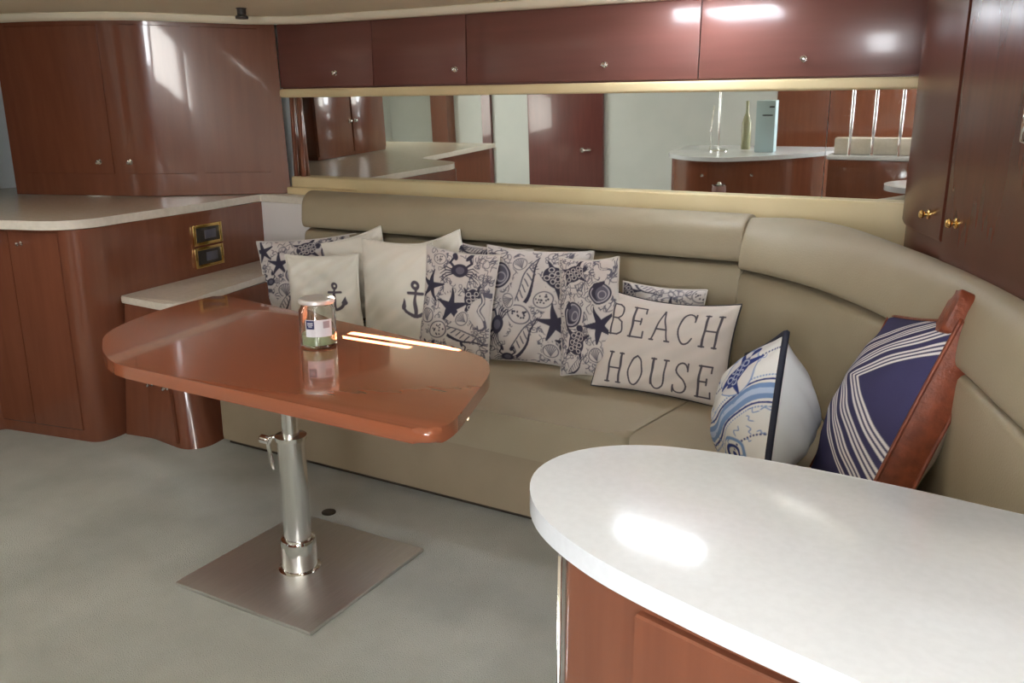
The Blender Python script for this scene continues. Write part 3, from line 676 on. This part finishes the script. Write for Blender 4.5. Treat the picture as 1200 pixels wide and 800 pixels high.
prof_ = rounded([(-.035, -.02), (.03, -.02), (.035, .09), (.0, .115), (-.03, .09)], .02, 4)
bm = prism_bm(prof_, -.03, .03, .012, 3)
bmesh.ops.rotate(bm, cent=(0, 0, 0), matrix=Matrix.Rotation(PI/2, 3, 'X'), verts=bm.verts)
bmesh.ops.translate(bm, vec=(.235, -.05, .265), verts=bm.verts)
fin('corner_tab', bm, LEATHER, sp)

# ================================================================ table
tb = thing('pedestal_table', 'glossy cherry table on a steel pedestal with a square base plate', 'table', (-2.035, 2.08, 0))
tp = [(-2.65, 1.845), (-2.83, 1.93), (-3.06, 2.10), (-3.18, 2.33), (-3.25, 2.60), (-3.265, 2.90), (-2.256, 2.725), (-1.56, 2.58), (-1.43, 2.42), (-1.27, 1.93), (-1.285, 1.83)]
tpl = [(x+2.035, y-2.08) for x, y in rounded(tp, [.08, .08, .1, .12, .12, .05, .1, .12, .10, .10, .06], 6)]
prism('tabletop', tpl, .706, .752, TABLEW, tb, .019, 6)
box('base_plate', (0, 0, .009), (.625, .625, .014), BRUSH, tb, .003)
lathe('base_collar', [(.075, .0165), (.075, .02), (.064, .022), (.064, .125), (.060, .135), (.048, .138)], CHROME, tb, (0, -.02, 0), 40)
lathe('lower_column', [(.048, .11), (.048, .515)], SATIN, tb, (0, -.02, 0), 40)
lathe('clamp_ring', [(.048, .512), (.055, .513), (.055, .527), (.03, .528)], CHROME, tb, (0, -.02, 0), 40)
lathe('upper_column', [(.029, .5), (.029, .69)], SATIN, tb, (0, -.02, 0), 40)
lathe('mounting_flange', [(.1, .690), (.1, .705)], CHROME, tb, (0, -.02, 0), 32)
cl = tube('clamp_lever', [(-.045, -.04, .52), (-.065, -.05, .515), (-.075, -.055, .49), (-.065, -.055, .43), (-.055, -.055, .40)], .008, CHROME, tb)
lathe('knob', [(.014, 0), (.016, .01), (.016, .03), (.008, .036)], CHROME, tb, (-.070, -.055, .505), 14, (-1, -.3, .2))

# candle jar
jar = thing('candle_jar', 'glass candle jar with a silver lid on the cherry table', 'jar', (-2.19, 2.40, .7525))
R_ = .053; jar.scale = (1.3, 1.3, 1.32)
lathe('glass', [(.0, .0), (R_-.006, 0), (R_, .006), (R_, .105), (R_-.008, .118), (R_-.008, .124), (R_-.011, .124), (R_-.011, .116), (R_-.004, .103), (R_-.004, .008), (.0, .006)], GLASS, jar, (0, 0, 0), 40, None, False)
lathe('wax', [(.0, .0085), (R_-.0055, .0085), (R_-.0055, .036), (.0, .036)], WAX, jar, (0, 0, 0), 36, None, False)
lathe('lid', [(0.0, .1245), (R_-.004, .1245), (R_-.001, .127), (R_-.001, .136), (R_-.004, .139), (0, .139)], LIDM, jar, (0, 0, 0), 36, None, False)
def label_patch(a0, a1, z0, z1, m_, r, name):
    bm = bmesh.new(); n = 10; lo = []; hi = []; lo2 = []; hi2 = []
    for i in range(n+1):
        a_ = a0+(a1-a0)*i/n; lo.append(bm.verts.new((r*math.cos(a_), r*math.sin(a_), z0))); hi.append(bm.verts.new((r*math.cos(a_), r*math.sin(a_), z1)))
    for i in range(n): bm.faces.new((lo[i], lo[i+1], hi[i+1], hi[i]))
    return fin(name, bm, m_, LB if name != 'label' else jar, 4)
jar.rotation_euler = (0, 0, .62)
# camera side of the jar is roughly -49 degrees
LB = None
LB = label_patch(-2.15, -.65, .035, .085, PAPER, R_+.0006, 'label')
label_patch(-2.10, -1.65, .058, .083, NAVY, R_+.001, 'blue_square')
label_patch(-1.18, -.80, .060, .080, PINKI, R_+.001, 'pink_print')
for z_, a0_, a1_ in ((.0745, -2.03, -1.72), (.0695, -2.03, -1.72), (.0645, -1.98, -1.77)): label_patch(a0_, a1_, z_, z_+.0022, PAPER, R_+.0014, 'print_line')

# ================================================================ island in the foreground
isl = [(-.67, 1.265), (-.72, 1.36), (-.73, 1.43), (-.71, 1.52), (-.64, 1.60), (-.51, 1.652), (-.335, 1.672), (-.17, 1.668), (.116, 1.645), (.7, 1.56), (1.6, 1.42), (1.6, .55), (.6, .78), (-.08, 1.015), (-.191, 1.045), (-.32, 1.083), (-.478, 1.135), (-.58, 1.19)]
sl = smoothline([(-.08, 1.016), (-.30, 1.074), (-.50, 1.145), (-.65, 1.25), (-.725, 1.39), (-.70, 1.53), (-.58, 1.632), (-.37, 1.672), (-.10, 1.668), (.116, 1.645)], 70)
ipoly = [tuple(p) for p in sl]+[(.7, 1.56), (1.6, 1.42), (1.6, .55), (.6, .79), (.2, .925)]
it = prism('island_countertop', ipoly, .88, .92, STONE, None, .016, 5)
tag(it, 'rounded white island countertop in the right foreground', 'countertop')
ic = thing('island_cabinet', 'cherry island cabinet under the rounded white countertop', 'cabinet')
ib = rounded([(-.565, 1.185), (-.60, 1.45), (-.40, 1.60), (0, 1.61), (1.55, 1.38), (1.55, .60), (.0, 1.02), (-.25, 1.075), (-.40, 1.115)], [.03, .1, .1, 0, 0, 0, .1, 0, 0], 6)
prism('body', ib, 0, .879, WOOD, ic)
fr = [(-.395, 1.108), (-.24, 1.068), (.0, 1.012), (.22, .955)]
P = L3(fr, .08); Q = L3(fr, .865)
dd = ruled('door', P, Q, .0, .98, 0, 1, .012, .01, WOOD, ic, 16)
knob((-.118, 1.028, .823), (-.25, -1, 0), dd, BRASS, .014)
tube('corner_strip', [(-.569, 1.186, 0.002), (-.569, 1.186, .877)], .004, CHROME, ic)

# small dark stain / fitting on the carpet
fl = lathe('floor_fitting', [(.03, 0), (.03, .004), (.022, .006), (.01, .006)], DARK, None, (-2.26, 2.475, .0), 16)
tag(fl, 'small dark round fitting on the carpet behind the base plate', 'fitting')

# ================================================================ rest of the saloon, seen in the mirror
dr_ = thing('door_1', 'x', 'x', (-5.1, -2.165, 0)); del dr_['label']; del dr_['category']; struct(dr_)
box('door_leaf', (0, 0, .99), (1.1, .05, 1.96), MAHO, dr_, .004)
tube('door_handle', [(.26, .028, .72), (.26, .075, .72), (.40, .075, .73)], .012, CHROME, dr_); lathe('handle_rose', [(.03, 0), (.03, .01)], CHROME, dr_, (.26, .026, .72), 16, (0, 1, 0))
struct(box('trim_5', (-6.31, -2.17, 1.08), (.14, .06, 2.16), MAHO)); struct(box('trim_6', (-7.0, -2.1, 1.08), (.27, .2, 2.16), WOOD))
gc = thing('galley_cabinet', 'round fronted cherry galley cabinet seen in the mirror', 'cabinet', (0, 0, 0))
gp = rounded([(-3.05, -1.1), (-3.03, -.25), (-2.75, .02), (-2.35, .08), (-1.85, -.25), (-1.45, -.72), (-1.3, -1.1)], [0, .2, .2, .2, .2, .2, 0], 6)
gpi = [(x*.96-.095, y*.92-.05) for x, y in gp]
prism('body', gpi, 0, .878, WOOD, gc)
for (x, y, ax) in ((-2.5, .02, (0, 1, 0)), (-2.05, -.12, (.5, 1, 0))): knob((x-.05, y-.005, .74), ax, gc)
gt = prism('galley_countertop', gp, .88, .92, STONE, None, .012, 3); tag(gt, 'rounded white galley countertop seen in the mirror', 'countertop')
pt_ = thing('towel_holder', 'chrome upright towel holder on the galley countertop', 'holder', (-2.56, -.55, .9205))
lathe('base', [(.10, 0), (.10, .008), (.09, .014), (.02, .016)], CHROME, pt_); lathe('rod', [(.009, .014), (.009, .72)], CHROME, pt_)
tube('side_arm', [(-.085, 0, .014), (-.085, 0, .2), (-.06, 0, .45)], .006, CHROME, pt_)
bx = thing('carton', 'pale blue upright carton on the galley countertop', 'box', (-2.08, -.55, .9205))
box('carton_body', (0, 0, .25), (.19, .12, .5), BOXM, bx, .004); box('printed_line', (.02, .061, .36), (.1, .002, .012), INKM if 'INKM' in globals() else DARK, bx); box('printed_mark', (.06, .061, .44), (.05, .002, .014), DARK, bx)
bo = lathe('bottle', [(.045, 0), (.048, .01), (.048, .26), (.03, .33), (.016, .37), (.016, .47), (.018, .48), (.014, .485)], BOTTLE, None, (-2.33, -.75, .9205), 24); tag(bo, 'olive bottle between towel holder and carton on the galley countertop', 'bottle')
jr = thing('canister', 'small lidded canister on a stool in front of the galley cabinet', 'canister', (-2.28, .35, .60))
lathe('pot', [(.0, 0), (.06, .0), (.065, .06), (.06, .1)], mat('mauve pot', lin(150, 120, 118), .4), jr, (0, 0, 0), 24); lathe('lid', [(.07, .1), (.07, .108), (.02, .115), (.012, .13)], CHROME, jr, (0, 0, 0), 24)
so = thing('stool', 'small round cherry stool before the galley cabinet', 'stool', (-2.28, .35, 0))
lathe('seat', [(.14, .565), (.15, .575), (.15, .595), (.14, .599)], WOOD, so)
for k in range(3):
    a_ = k*2.094+.5; tube('leg', [(.09*math.cos(a_), .09*math.sin(a_), .57), (.15*math.cos(a_), .15*math.sin(a_), .0)], .014, WOOD, so)
struct(box('trim_7', (.05, -2.185, 1.08), (4.8, .03, 2.16), WOOD))
# stair side with steel posts
sc_ = thing('stair_side', 'pale stair side unit with four upright steel posts', 'rail', (-.95, -.45, 0))
box('side_body', (0, 0, .44), (.96, .22, .88), WOOD, sc_, .01); box('cap', (0, 0, .9), (1.0, .26, .04), STONE, sc_, .015); box('riser', (0, -.02, 1.0), (.9, .1, .16), STONE2, sc_, .02)
for x in (-.30, -.10, .13, .36): lathe('post', [(.014, .92), (.014, 2.165)], CHROME, sc_, (x, .09, 0), 14)
